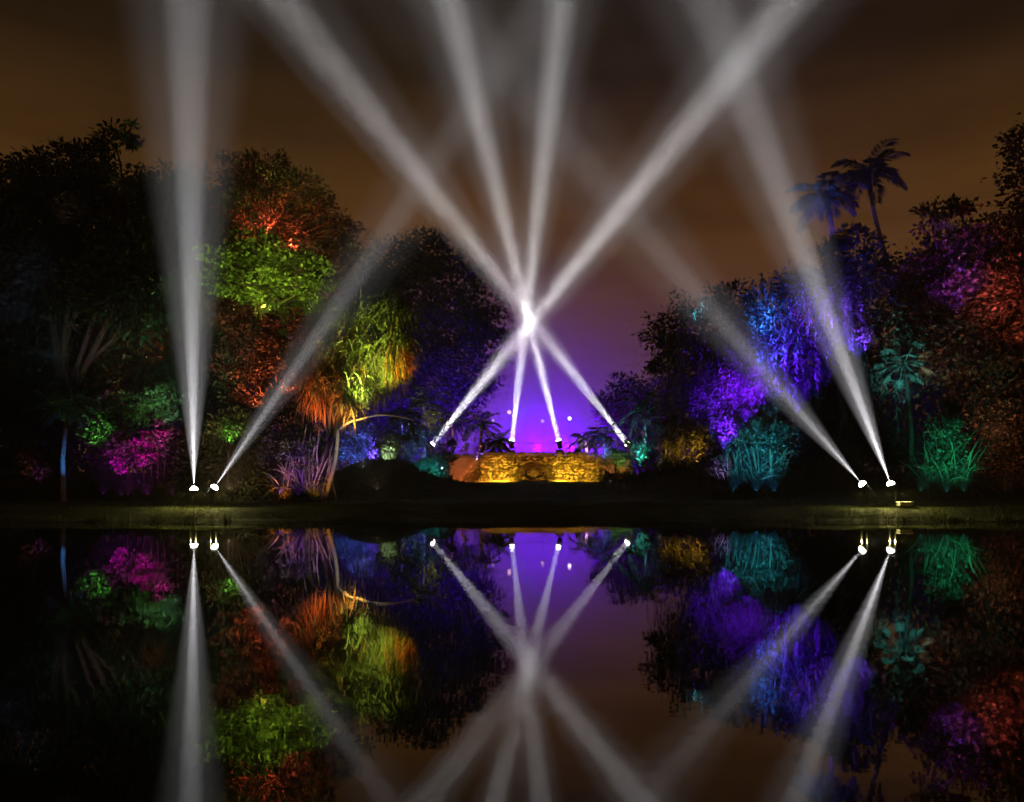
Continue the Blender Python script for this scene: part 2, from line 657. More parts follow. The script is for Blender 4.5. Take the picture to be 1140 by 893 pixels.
def strand_geo(starts, lengths, rng, leaf=0.22, width=0.05, step=0.09, sway=0.12):
    """hanging twigs of narrow leaves"""
    pp, dd, tt = [], [], []
    for s, ln in zip(starts, lengths):
        n = max(4, int(ln / step))
        u = np.linspace(0, 1, n)[:, None]
        sw = rng.normal(size=3) * (sway, sway, 0)
        p = np.array(s) + u * np.array((0, 0, -ln)) + (u ** 1.5) * sw * ln
        p = p + rng.normal(size=(n, 3)) * 0.035
        pp.append(p)
        dd.append(rng.normal(size=(n, 3)) * 0.45 + (0, 0, -1))
        tt.append(np.full(n, rng.uniform(0.1, 1.0)))
    p, d, tn = np.concatenate(pp), np.concatenate(dd), np.concatenate(tt)
    l_ = leaf * rng.uniform(0.7, 1.3, len(p))
    v, tr = leaf_geo(p, d, l_, width, rng)
    return v, tr, np.repeat(tn, 2)


def strap_geo(c, dirs, lengths, widths, rng, droop=1.0, seg=6):
    """long arching strap leaves from points c along dirs, V-folded, with gravity"""
    vs_, ts_, tn, k = [], [], [], 0
    for p0, d, ln, w in zip(c, dirs, lengths, widths):
        d = unit(np.array(d, float))
        side = unit(np.cross(d, (0, 0, 1.0)) + rng.normal(size=3) * 0.15)
        p = np.array(p0, float)
        dd = d.copy()
        rows = []
        for i in range(seg + 1):
            u = i / seg
            ww = w * (0.7 + 0.6 * u) * (1 - u ** 3) + 0.004
            up = np.cross(side, dd)
            rows += [p - side * ww / 2 + up * ww * 0.2, p, p + side * ww / 2 + up * ww * 0.2]
            dd = unit(dd + np.array((0, 0, -droop * (0.25 + u) * 0.55)))
            p = p + dd * ln / seg
        vs_.append(np.array(rows))
        for i in range(seg):
            for s_ in (0, 1):
                a = k + i * 3 + s_
                ts_ += [(a, a + 1, a + 4), (a, a + 4, a + 3)]
        tn += [rng.uniform(0.1, 1)] * (seg * 4)
        k += len(rows)
    return np.concatenate(vs_), np.array(ts_), np.array(tn)


def frond_geo(p0, d, ln, rng, droop=0.9, leaflet=0.55, nl=34, width=0.045, vee=0.35):
    """pinnate palm frond: returns rachis points and leaflet triangles"""
    d = unit(np.array(d, float))
    pts = []
    p = np.array(p0, float)
    dd = d.copy()
    seg = 12
    for i in range(seg + 1):
        pts.append(p.copy())
        u = i / seg
        dd = unit(dd + np.array((0, 0, -droop * (0.1 + u) * 0.16)))
        p = p + dd * ln / seg
    pts = np.array(pts)
    pp, dirs, ll = [], [], []
    for i in range(nl):
        u = 0.12 + 0.88 * i / (nl - 1)
        f = u * seg
        a = min(int(f), seg - 1)
        q = pts[a] + (pts[a + 1] - pts[a]) * (f - a)
        tg = unit(pts[a + 1] - pts[a])
        side = unit(np.cross(tg, (0, 0, 1.0)))
        for s_ in (-1, 1):
            pp.append(q)
            dirs.append(side * s_ + tg * (0.45 + 0.5 * u) + np.array((0, 0, vee - 0.75 * rng.uniform(0.6, 1.2))) + rng.normal(size=3) * 0.08)
            ll.append(leaflet * (0.5 + math.sin(math.pi * min(1, u * 0.9 + 0.08)) * 0.8) * rng.uniform(0.85, 1.1))
    pp, dirs, ll = np.array(pp), np.array(dirs), np.array(ll)
    # leaflets hang at their tips: two-piece
    v1, t1 = leaf_geo(pp, dirs, ll, width + 0 * ll, rng, 0.15)
    return pts, v1, t1


def palm(name, label, trunk_pts, trunk_r, crown_at, seed, nf=15, ln=2.6, leaflet=0.7, droop=1.0, m='frond', group=None, shaft=True, tilt=(0.9, -0.35),
         split=True, nl=34, width=0.06):
    rng = np.random.default_rng(seed)
    b0 = Vector(trunk_pts[0])
    root = empty(name, b0, label, 'palm tree', group)
    mb = MB()
    tp = np.array([np.array(q) for q in trunk_pts])
    dense = []
    for i in range(len(tp) - 1):
        for u in np.linspace(0, 1, 12, endpoint=False):
            dense.append(tp[i] * (1 - u) + tp[i + 1] * u)
    dense.append(tp[-1])
    k = len(dense)
    mb.tube(dense, [trunk_r * (1.25 - 0.45 * i / k) * (1.06 if i % 2 else 0.97) for i in range(k)], 10)
    mb.build('trunk', M['bark_pale'], root)
    c = np.array(crown_at)
    if shaft:
        sb = MB()
        sb.tube([tp[-1], (tp[-1] + c) / 2, c], [trunk_r * 0.95, trunk_r * 1.0, trunk_r * 0.5], 9)
        sb.build('crownshaft', M['frond'], root)
    allv = []
    for i in range(nf):
        az = i * 2.39996 + rng.uniform(-0.3, 0.3)
        u = i / max(1, nf - 1)
        el = tilt[0] + (tilt[1] - tilt[0]) * u + rng.uniform(-0.12, 0.12)
        d = (math.cos(az) * math.cos(el), math.sin(az) * math.cos(el), math.sin(el))
        pts, v, tr = frond_geo(c, d, ln * rng.uniform(0.85, 1.1), rng, droop, leaflet, nl, width)
        r = MB()
        r.tube(pts, [0.035 * (1 - 0.85 * j / (len(pts) - 1)) for j in range(len(pts))], 4, caps=False)
        rv = np.concatenate(r.v)
        rt = []
        for q in r.f:
            rt += [(q[0], q[1], q[2]), (q[0], q[2], q[3])]
        v, tr = join([(v, tr), (rv, np.array(rt))])
        allv.append((v, tr))
    if split:
        for v, tr in allv:
            tri_mesh('frond', v, tr, np.full(len(tr), rng.uniform(0.2, 0.9)), M[m], root)
    else:
        v, tr = join(allv)
        tri_mesh('crown', v, tr, rng.uniform(0.1, 0.9, len(tr)), M[m], root)
    return root


# ------------------------------------------------------------------ the stone terrace
WY = 67.0
RN = np.random.default_rng(5)
ax_, arch_r, wz0, wz1 = 1.81, 1.38, 0.9, 3.25
wxa, wxb = -2.8, 7.0
wall = empty('stone_wall', (2.1, WY, wz0), 'rough stone terrace wall glowing yellow with a low grotto arch in its middle', 'wall')


def stones(mb, xa, xb, za, zb, y, rng, hole=None, row=0.25, topf=None):
    """rubble masonry: irregular lumps bedded in staggered, wavering courses"""
    z = za + row * 0.5
    j = 0
    while z < zb:
        x = xa + rng.uniform(0.05, 0.3)
        while x < xb:
            w = rng.uniform(0.7, 1.5) * row * 1.25
            cz = z + rng.normal(0, row * 0.16)
            ok = True
            if hole and math.hypot(x - hole[0], cz - hole[1]) < hole[2]:
                ok = False
            if topf and cz + row * 0.5 > topf(x):
                ok = False
            if ok:
                mb.ball((min(max(x, xa + w * 0.45), xb - w * 0.45), y + rng.uniform(-0.04, 0.09), min(cz, zb - row * 0.4)), (w * 0.52, rng.uniform(0.15, 0.2), row * rng.uniform(0.44, 0.60)), 8, 6, 0.07, rng, rng.uniform(0, 1))
            x += w
        z += row
        j += 1


mb = MB()
stones(mb, wxa, wxb, wz0 - 0.1, wz1, WY, RN, (ax_, wz0, arch_r + 0.32))
mb.build('masonry', M['stone'], wall)
mb = MB()
for a0, a1 in ((wxa, ax_ - arch_r), (ax_ + arch_r, wxb)):
    mb.box(((a0 + a1) / 2, WY + 0.42, (wz0 + wz1) / 2 - 0.1), (a1 - a0, 0.6, wz1 - wz0), tone=0.1)
mb.box((ax_, WY + 0.42, wz0 + arch_r + (wz1 - wz0 - arch_r) / 2 + 0.02), (arch_r * 2, 0.6, wz1 - wz0 - arch_r - 0.1), tone=0.1)
mb.build('core', M['bark'], wall)
mb = MB()
for k in range(13):
    a = math.pi * (k + 0.5) / 13
    mb.box((ax_ + math.cos(a) * (arch_r + 0.02), WY - 0.06, wz0 + math.sin(a) * (arch_r + 0.02)), (0.5, 0.5, 0.36), ry=-a, tone=RN.uniform(0.1, 0.7), jit=0.02, rng=RN)
mb.build('arch_ring', M['dark_stone'], wall)
mb = MB()
for k in range(7):
    mb.ball((ax_ + RN.uniform(-0.9, 0.9), WY + RN.uniform(0.0, 0.3), wz0 + RN.uniform(0.05, 0.3)), RN.uniform(0.16, 0.3), 8, 6, 0.12, RN, RN.uniform(0.4, 1))
mb.build('grotto_rock', M['stone'], wall)
mb = MB()
mb.box((ax_, WY + 1.75, wz0 + 0.6), (3.4, 0.3, 2.2), tone=0.1)
for k in range(6):
    mb.ball((ax_ + RN.uniform(-1.1, 1.1), WY + RN.uniform(0.05, 1.0), wz0 + RN.uniform(0, 0.45)), RN.uniform(0.16, 0.42), 8, 6, 0.12, RN, RN.uniform(0, 1))
mb.build('grotto', M['bark'], wall)  # dark colour stands for the recess's shade; paler grotto rocks read as lit
mb = MB()
x = wxa - 0.1
while x < wxb:
    w = min(RN.uniform(0.7, 1.1), wxb + 0.1 - x)
    mb.box((x + w / 2, WY + 0.28, wz1 + 0.08), (w - 0.02, 1.05, 0.15), tone=RN.uniform(0.2, 0.8), jit=0.006, rng=RN)
    x += w
mb.build('coping', M['coping'], wall)

# paved terrace deck behind the wall
mb = MB()
mb.box((2.1, WY + 4.6, 2.05), (wxb - wxa + 6.6, 7.4, 2.3), tone=0.4)
deck = mb.build('terrace', M['coping'], None, (2.1, WY + 4.6, 0.9))
tag(deck, 'dark stone terrace raised behind the yellow lit wall', 'terrace')

# low step in front of the wall
mb = MB()
x = -5.2
while x < 9.2:
    w = RN.uniform(0.8, 1.3)
    mb.box((x + w / 2, WY - 1.1, gz(x, WY - 1.1) + 0.03), (w - 0.03, 1.3, 0.2), tone=RN.uniform(0.1, 0.9), jit=0.008, rng=RN)
    x += w
st = mb.build('stone_step', M['stone'], None, (2.0, WY - 1.1, 0.85))
tag(st, 'long low stone step at the foot of the yellow lit wall', 'step')


def flight(sgn, x_in, label):
    x_out = x_in + sgn * 1.5
    root = empty('garden_stair', ((x_in + x_out) / 2, WY - 0.3, 0.85), label, 'stairs', 'stairs beside the terrace wall')
    mb = MB()
    n = 9
    for k in range(n):
        u = k / n
        cx = x_out + (x_in - x_out) * (u + 0.5 / n)
        h = 0.25 + (wz1 - 1.2) * (u + 1 / n)
        mb.box((cx, WY + 0.25, 0.75 + h / 2), (1.5 / n - 0.01, 1.3, h), tone=RN.uniform(0.2, 0.9), jit=0.008, rng=RN)
    mb.build('steps', M['stone'], root)
    mb = MB()
    zt = wz1 - 0.75

    def topf(xx):
        return 1.25 + (zt - 1.25) * (xx - x_out) / (x_in - x_out)
    lo, hi = min(x_in, x_out), max(x_in, x_out)
    stones(mb, lo, hi, 0.75, zt, WY - 0.62, RN, None, 0.2, topf)
    mb.build('cheek_wall', M['dark_stone'], root)
    mb = MB()
    ang = math.atan2(zt - 1.25, x_in - x_out)
    ln = math.hypot(zt - 1.25, x_in - x_out)
    mb.box(((x_in + x_out) / 2, WY - 0.62, (zt + 1.25) / 2 + 0.04), (ln, 0.46, 0.12), ry=-ang if sgn < 0 else math.pi - ang, tone=0.3)
    mb.build('handrail', M['coping'], root)
    mb = MB()
    stones(mb, lo - (1.6 if sgn < 0 else 0), hi + (1.6 if sgn > 0 else 0), 0.75, wz1 + 0.05, WY + 1.35, RN, None, 0.26)
    mb.build('back_wall', M['stone'], root)
    return root


flight(-1, wxa - 0.02, 'stone stair with sloping parapet at the left end of the yellow wall')
flight(1, wxb + 0.02, 'stone stair with sloping parapet at the right end of the yellow wall')

# iron balustrade along the terrace, between the two central searchlights and beyond
rail = empty('balustrade', (2.0, WY + 0.6, wz1 + 0.15), 'thin dark iron balustrade on top of the yellow wall against the violet glow', 'railing')
mb = MB()
for z in (0.18, 0.98):
    mb.tube([(wxa + 0.2, WY + 0.6, wz1 + z), (wxb - 0.2, WY + 0.6, wz1 + z)], 0.022, 6)
mb.build('rail', M['iron'], rail)
mb = MB()
k = wxa + 0.2
while k <= wxb - 0.2:
    mb.tube([(k, WY + 0.6, wz1 + 0.14), (k, WY + 0.6, wz1 + 0.98)], 0.012, 5)
    k += 0.16
mb.build('baluster', M['iron'], rail)

# ------------------------------------------------------------------ searchlights
def searchlight(px, py, D, tpx, tpy, label, core, skirt, ac, as_, stand=None, col=(1.0, 0.97, 0.97), s=1.0, disk=False):
    p = P(px, py, D)
    tg = P(tpx, tpy, D)
    d = (tg - p).normalized()
    gzb = stand if stand is not None else gz(p.x, p.y)
    root = empty('searchlight', (p.x, p.y, gzb), label, 'searchlight', 'searchlights throwing white beams')
    q = np.array(p)
    dv = np.array(d)
    mb = MB()
    r = 0.17 * s
    mb.tube([q - dv * 0.5 * s, q - dv * 0.46 * s, q - dv * 0.2 * s, q - dv * 0.02, q + dv * 0.02], [r * 0.5, r * 0.8, r * 0.92, r * 1.05, r * 1.1], 18)
    for k in range(4):
        c = q - dv * (0.44 - 0.06 * k) * s
        mb.tube([c, c + dv * 0.015], r * 1.04, 18)
    head = mb.build('lamp_head', M['black'], root)
    mb = MB()
    mb.ball(q + dv * 0.02, (r * 0.95, r * 0.95, r * 0.95), 16, 10)
    mb.build('lens', M['lens'], head)
    mb = MB()
    sd = unit(np.cross(dv, (0, 1.0, 0)))
    yv = np.array((0, 1.0, 0))
    piv = q - dv * 0.26 * s
    bot = np.array((piv[0], piv[1], gzb + 0.16 * s))
    for sg in (-1, 1):
        mb.tube([piv + yv * sg * r * 1.25, np.array((piv[0], piv[1] + sg * r * 1.25, bot[2] + 0.02)), bot + yv * sg * 0.02], 0.025 * s, 6)
        mb.tube([piv + yv * sg * r * 0.9, piv + yv * sg * r * 1.4], 0.05 * s, 8)
    mb.build('yoke', M['black'], root)
    mb = MB()
    mb.box((piv[0], piv[1], gzb + 0.08 * s), (0.5 * s, 0.42 * s, 0.18 * s), tone=0.4)
    mb.build('base', M['black'], root)
    src = Vector(q + dv * (0.02 + r * 1.15))
    if disk:
        beam(src, d, col, core, r * 1.9, ac)
    else:
        spot(src, tg, col, core, ac, 1.0)
    spot(src, tg, col, skirt, as_, 1.0)
    return root


SL = 33.5
K = 1.4e6
searchlight(216, 546, SL, 209, 0, 'searchlight on the left bank whose white beam rises straight up', 1.5 * K, 0.24 * K, 7.0, 18)
searchlight(238, 544, SL, 410, 290, 'searchlight on the left bank throwing a slanted beam to the right', 0.62 * K, 0.10 * K, 6.0, 16)
searchlight(961, 540, SL, 780, 332, 'searchlight on the right bank throwing a low slanted beam to the left', 0.52 * K, 0.14 * K, 6.5, 17)
searchlight(992, 540, SL, 860, 190, 'searchlight on the right bank with the steeper beam, nearest the white box', 1.35 * K, 0.26 * K, 7, 17)
KC = 3000.0
KS = 0.8e6
searchlight(481, 495, WY, 880, 0, 'searchlight in the shrubs left of the stone wall, beam crossing to the right', 1.15 * KC, 1.3 * KS, 5.6, 13, s=1.5, disk=True)
searchlight(570, 491, WY, 625, 0, 'left searchlight of the two standing on the yellow stone wall', 0.8 * KC, KS, 5.6, 13, stand=wz1 + 0.16, s=1.3, disk=True)
searchlight(622, 491, WY, 500, 0, 'right searchlight of the two standing on the yellow stone wall', 0.8 * KC, KS, 5.6, 13, stand=wz1 + 0.16, s=1.3, disk=True)
searchlight(699, 495, WY, 312, 0, 'searchlight in the shrubs right of the stone wall, beam crossing to the left', 1.15 * KC, 1.3 * KS, 5.6, 13, s=1.5, disk=True)

# light the lamps spill on the grass in front of them
for px, w in ((216, 65), (238, 65), (961, 65), (992, 95)):
    x = P(px, 0, SL).x
    for k in (-2.2, 0, 2.2):
        spot((x + k * 0.1, SL - 0.35, 1.0), (x + k, SL - 2.2, 0.1), (1.0, 0.85, 0.25), w * (1.3 if k else 0.5), 165 if k == 0 else 120, 0.9)

# low white case by the right searchlight
c = P(1007, 556, 33.0)
cs = empty('equipment_case', (c.x, c.y, gz(c.x, c.y)), 'low white equipment case on the grass beside the right searchlight', 'case')
mb = MB()
mb.box((c.x, c.y, gz(c.x, c.y) + 0.15), (0.52, 0.3, 0.12), tone=0.7)
mb.build('body', M['white'], cs)
mb = MB()
mb.box((c.x, c.y, gz(c.x, c.y) + 0.24), (0.56, 0.34, 0.04), tone=0.9)
mb.build('lid', M['white'], cs)
for sx in (-0.25, 0.25):
    mb = MB()
    mb.box((c.x + sx, c.y, gz(c.x, c.y) + 0.05), (0.08, 0.3, 0.1), tone=0.2)
    mb.build('foot', M['black'], cs)

# small round stage lamps on thin stands
for px, py, key, lab, rad in ((567, 459, 'lens_pink', 'pink round stage lamp on a thin stand beside the left wall searchlight', 0.2),
                              (604, 469, 'lens_violet', 'dim violet round stage lamp on a stand between the two wall searchlights', 0.17),
                              (634, 466, 'lens_pink_bright', 'brightest round stage lamp, white pink, right of the wall searchlights', 0.17),
                              (549, 468, 'lens_violet', 'faint violet stage lamp on a stand among the dark palms', 0.14)):
    D = 69.5
    p = P(px, py, D)
    root = empty('stage_lamp', (p.x, D, 3.2), lab, 'stage lamp', 'small round lamps on stands behind the wall')
    mb = MB()
    mb.tube([(p.x, D, 3.2), (p.x, D, p.z - rad)], 0.014, 6)
    for a in (0.3, 2.4, 4.5):
        mb.tube([(p.x, D, 3.6), (p.x + 0.4 * math.cos(a), D + 0.4 * math.sin(a), 3.2)], 0.018, 5)
    mb.build('stand', M['black'], root)
    mb = MB()
    mb.tube([(p.x, D + 0.3, p.z), (p.x, D + 0.25, p.z), (p.x, D - 0.05, p.z), (p.x, D - 0.12, p.z)], [rad * 0.5, rad * 0.9, rad, rad * 1.12], 14)
    hs = mb.build('housing', M['black'], root)
    mb = MB()
    mb.ball((p.x, D - 0.12, p.z), (rad * 0.95, 0.06, rad * 0.95), 14, 8)
    mb.build('lens', M[key], hs)

# small path lamps on the lawn
for px, py, D, lab in ((497, 540, 62, 'tiny white path lamp on the dark lawn left of the stone wall'),
                       (680, 537, 63, 'tiny white path lamp on the lawn by the pale post')):
    p = P(px, py, D)
    g = gz(p.x, D)
    root = empty('path_lamp', (p.x, D, g), lab, 'path lamp', 'path lamps on the lawn')
    mb = MB()
    mb.tube([(p.x, D, g), (p.x, D, p.z)], 0.03, 6)
    mb.build('stem', M['black'], root)
    mb = MB()
    mb.ball((p.x, D, p.z + 0.06), 0.09, 10, 6)
    mb.build('globe', M['lens_white'], root)
    mb = MB()
    mb.tube([(p.x, D, p.z + 0.14), (p.x, D, p.z + 0.2)], [0.13, 0.03], 10)
    mb.build('cap', M['black'], root)

# pale post at the right stair
p = P(685, 517, 62)
mb = MB()
g = gz(p.x, 62)
mb.box((p.x, 62, (p.z + g) / 2), (0.16, 0.16, p.z - g), tone=0.8)
mb.box((p.x, 62, p.z + 0.03), (0.2, 0.2, 0.06), tone=0.6)
po = mb.build('wooden_post', M['wood'], None, (p.x, 62, g))
tag(po, 'pale weathered wooden post standing in front of the right stair', 'post')

# ------------------------------------------------------------------ trees and plants
tree('rain_tree', 'huge black tree filling the left edge with layered top branches', 'tree',
     [(15, 235, 45), (60, 205, 36), (98, 180, 24), (128, 158, 20), (145, 150, 12), (40, 300, 60), (100, 265, 50), (140, 330, 48), (10, 370, 60), (70, 390, 60), (130, 420, 50),
      (150, 240, 30), (165, 215, 20), (160, 280, 40), (20, 210, 34), (85, 225, 44), (150, 195, 16), (-30, 250, 50), (-50, 350, 60), (125, 210, 28), (30, 185, 20), (70, 175, 14), (20, 450, 50), (90, 465, 40), (-40, 440, 60)],
     44, 60, 11, 4, 0.34, 45, 4.5, 'leaf_dark', trunk_r=0.6, aspect=0.42)
tree('broadleaf_tree', 'dark broadleaf tree standing behind the vertical white beam', 'tree',
     [(185, 222, 32), (215, 210, 26), (205, 240, 40), (240, 262, 30), (172, 250, 34), (200, 290, 45), (235, 300, 36), (190, 360, 45), (215, 430, 46), (175, 300, 30), (240, 235, 22), (300, 345, 30), (345, 345, 26), (235, 370, 36), (165, 205, 14)],
     56, 205, 12, 3, 0.36, 45, 4.5, 'leaf_dark', trunk_r=0.5, aspect=0.6)
tree('broadleaf_tree', 'tall round crowned tree with its top lit red on the left', 'tree',
     [(270, 200, 28), (297, 188, 24), (325, 212, 30), (350, 238, 26), (375, 262, 24), (394, 278, 14), (290, 240, 34), (330, 268, 32), (258, 235, 24), (370, 300, 26), (300, 290, 40)],
     55, 310, 13, 3, 0.36, 45, 3.8, 'leaf_red', trunk_r=0.5, aspect=0.33, spread=0.21)
tree('broadleaf_tree', 'yellow green lit tree crown below the red treetop', 'tree',
     [(250, 300, 26), (285, 288, 30), (320, 298, 32), (352, 305, 24), (300, 325, 24), (265, 320, 22), (345, 322, 16), (235, 280, 18)],
     49, 290, 14, 2.6, 0.27, 60, 3.4, 'leaf', trunk_r=0.35, aspect=0.62, spread=0.2)
tree('copper_tree', 'small tree with rust brown foliage under the green crown', 'tree',
     [(270, 370, 30), (310, 365, 30), (345, 372, 24), (258, 410, 28), (300, 410, 34), (335, 412, 28), (280, 448, 28), (318, 450, 24), (255, 345, 18)],
     45.5, 285, 15, 1.8, 0.30, 45, 3.6, 'leaf_red', trunk_r=0.25, aspect=0.4, spread=0.2)
tree('far_tree', 'large dark tree far behind, tinted deep blue left of the crossing beams', 'tree',
     [(410, 320, 32), (440, 298, 32), (478, 286, 30), (508, 312, 32), (533, 345, 28), (543, 382, 24), (450, 350, 45), (500, 370, 45), (430, 390, 45), (480, 420, 45), (525, 425, 28), (400, 360, 40), (400, 430, 45), (455, 460, 40), (505, 460, 30)],
     86, 470, 16, 5, 0.5, 45, 4.5, 'leaf_dark', trunk_r=0.7)
tree('far_tree', 'small purple hazy tree far behind the right shrubs', 'tree',
     [(678, 445, 16), (698, 428, 16), (714, 445, 20), (690, 465, 22), (720, 475, 22), (705, 490, 20)],
     84, 695, 17, 2, 0.4, 45, 4.5, 'leaf_dark', trunk_r=0.3)
tree('broadleaf_tree', 'dense dark tree clump below the two tall palms', 'tree',
     [(928, 278, 17), (952, 266, 19), (974, 284, 17), (945, 300, 24), (975, 320, 26), (920, 330, 26)],
     58, 950, 18, 1.6, 0.36, 45, 4.5, 'leaf_dark', trunk_r=0.35, aspect=0.5)
tree('flame_tree', 'ragged tree at the right edge with red and violet lit leaves', 'tree',
     [(1036, 244, 15), (1066, 236, 13), (1092, 262, 24), (1060, 282, 25), (1110, 292, 30), (1140, 250, 28), (1152, 205, 34), (1147, 163, 24), (1080, 312, 32), (1120, 340, 38), (1165, 330, 55),
      (1030, 302, 20), (1008, 318, 22), (1050, 350, 36), (1100, 390, 42), (1150, 420, 46), (1000, 362, 26), (1040, 400, 36), (1095, 450, 40), (1150, 480, 40), (1200, 260, 60), (1210, 400, 60)],
     46, 1110, 19, 3.5, 0.32, 45, 4.5, 'leaf_red', trunk_r=0.55, aspect=0.6, spread=0.34)

# weeping tree on the right
rng = np.random.default_rng(21)
D = 47
wblobs = [(745, 372, 22), (772, 348, 24), (812, 340, 24), (852, 335, 25), (888, 320, 24), (925, 318, 26), (958, 345, 28), (770, 395, 32), (820, 385, 36), (870, 380, 38), (915, 385, 38),
          (742, 412, 18), (810, 430, 30), (860, 440, 34), (780, 435, 24), (950, 405, 30), (900, 440, 34), (940, 455, 34)]
wt = tree('weeping_tree', 'big weeping tree with hanging branches lit blue and violet on the right', 'tree', wblobs, D, 870, 21, 2.6, 0.27, 45, 4.5, 'leaf_dark', trunk_r=0.55)  # dark crown colour puts shade between the strands, so only they look lit
starts, lens = [], []
for k in range(620):
    b = wblobs[rng.integers(len(wblobs))]
    px = b[0] + rng.normal() * b[2] * 0.6
    py = b[1] + rng.normal() * b[2] * 0.45
    s_ = np.array(P(px, py, D)) + (0, rng.uniform(-3.4, 1.5), 0)
    starts.append(s_)
    lens.append(rng.uniform(0.8, 3.0))
for k in range(170):
    px = rng.uniform(788, 850)
    s_ = np.array(P(px, rng.uniform(400, 440), D)) + (0, rng.uniform(-3.2, -0.5), 0)
    starts.append(s_)
    lens.append(rng.uniform(1.2, 3.4))
v, tr, tn = strand_geo(starts, lens, rng, 0.24, 0.06, 0.085)
tri_mesh('hanging_twig', v, tr, tn, M['leaf_pale'], wt)

# screw pine (pandanus) on the left bank
rng = np.random.default_rng(31)
D = 41
pb = P(348, 548, D)
pan = empty('screw_pine', (pb.x, D, gz(pb.x, D)), 'shaggy screw pine with drooping yellow green and orange leaves on stilt roots', 'tree')
heads = [(372, 375), (398, 358), (428, 350), (450, 350), (447, 382), (400, 392), (425, 392), (362, 405), (388, 420), (412, 425), (352, 430), (380, 348), (440, 412), (345, 400), (372, 440), (398, 445)]
fork = np.array(P(368, 490, D))
mb = MB()
mb.tube([np.array((pb.x + 0.1, D, gz(pb.x, D))), np.array(P(356, 520, D)), fork], [0.13, 0.16, 0.15], 9)
C_, D_, L_, W_ = [], [], [], []
Cd, Dd, Ld, Wd = [], [], [], []
for hx, hy in heads:
    c = np.array(P(hx, hy, D)) + (0, rng.uniform(-1.5, 1.2), 0)
    limb(mb, fork, c, 0.09, 0.05, rng, 0.07)
    for k in range(210):
        az = rng.uniform(0, 2 * math.pi)
        el = rng.uniform(-0.5, 1.4)
        C_.append(c + rng.normal(size=3) * (0.32, 0.32, 0.2))
        D_.append((math.cos(az) * math.cos(el), math.sin(az) * math.cos(el), math.sin(el)))
        L_.append(rng.uniform(0.7, 1.7))
        W_.append(rng.uniform(0.04, 0.08))
    dead = 90 if (hx, hy) in ((447, 382), (362, 405), (352, 430), (388, 420), (372, 440), (345, 400)) else 14
    for k in range(dead):
        az = rng.uniform(0, 2 * math.pi)
        Cd.append(c + rng.normal(size=3) * 0.25 + (0, -0.15, -0.2))
        Dd.append((math.cos(az) * 0.6, math.sin(az) * 0.6, -0.6))
        Ld.append(rng.uniform(1.0, 2.1))
        Wd.append(rng.uniform(0.04, 0.09))
v, tr, tn = strap_geo(C_, D_, L_, W_, rng, 1.1)
tri_mesh('leaves', v, tr, tn, M['strap'], pan)
v, tr, tn = strap_geo(Cd, Dd, Ld, Wd, rng, 1.0)
tri_mesh('dead_leaves', v, tr, tn, M['leaf_dry'], pan)
mb.build('trunk', M['bark'], pan)
for k in range(22):                                             # stilt roots
    sx_ = rng.uniform(322, 374)
    a = np.array(P(sx_, rng.uniform(468, 510), D)) + (0, rng.uniform(-0.6, 0.6), 0)
    fx = 348 + (sx_ - 348) * 1.15 + rng.normal(-9, 9)
    b = np.array(P(fx, 550, D)) + (0, rng.uniform(-1.4, 0.8), 0)
    b[2] = gz(b[0], b[1]) - 0.05
    r = MB()
    n_ = 7
    pts = [a + (b - a) * i / n_ + rng.normal(size=3) * (0.035, 0.035, 0) for i in range(n_ + 1)]
    r.tube(pts, [rng.uniform(0.018, 0.04) + 0.004 * i for i in range(n_ + 1)], 6, rough=0.12, rng=rng)
    r.build('stilt_root', M['bark_pale'], pan)
r = MB()
limb(r, P(376, 478, D - 1), np.array((P(361, 545, D - 1).x, D - 1, gz(P(361, 545, D - 1).x, D - 1))), 0.09, 0.11, rng, 0.03, 8)
r.build('leaning_stem', M['bark_pale'], pan)
r = MB()
limb(r, P(378, 478, D - 1), P(400, 467, D - 1), 0.07, 0.06, rng, 0.03, 7)
limb(r, P(400, 467, D - 1), P(462, 468, D - 1.6), 0.06, 0.035, rng, 0.05, 7)
r.build('bare_branch', M['bark_pale'], pan)

# two tall palms on the right
D = 62
g1 = P(1012, 0, D).x
palm('royal_palm', 'tall palm leaning left with a dark crown high against the sky', [(g1, D, gz(g1, D) - 0.05), P(1006, 400, D), P(990, 300, D), P(975, 245, D), P(969, 215, D)], 0.17, P(967, 190, D), 41, 17, 3.1, 0.85, 1.15, tilt=(1.0, -0.5), group='tall palms above the right trees', nl=40, width=0.10)
g2 = P(925, 0, D - 3).x
palm('royal_palm', 'tall palm with blue lit fronds, left of the leaning palm', [(g2, D - 3, gz(g2, D - 3) - 0.05), P(924, 400, D - 3), P(926, 250, D - 3)], 0.17, P(918, 215, D - 3), 42, 16, 3.0, 0.85, 1.2, tilt=(0.95, -0.5), group='tall palms above the right trees', nl=40, width=0.10)

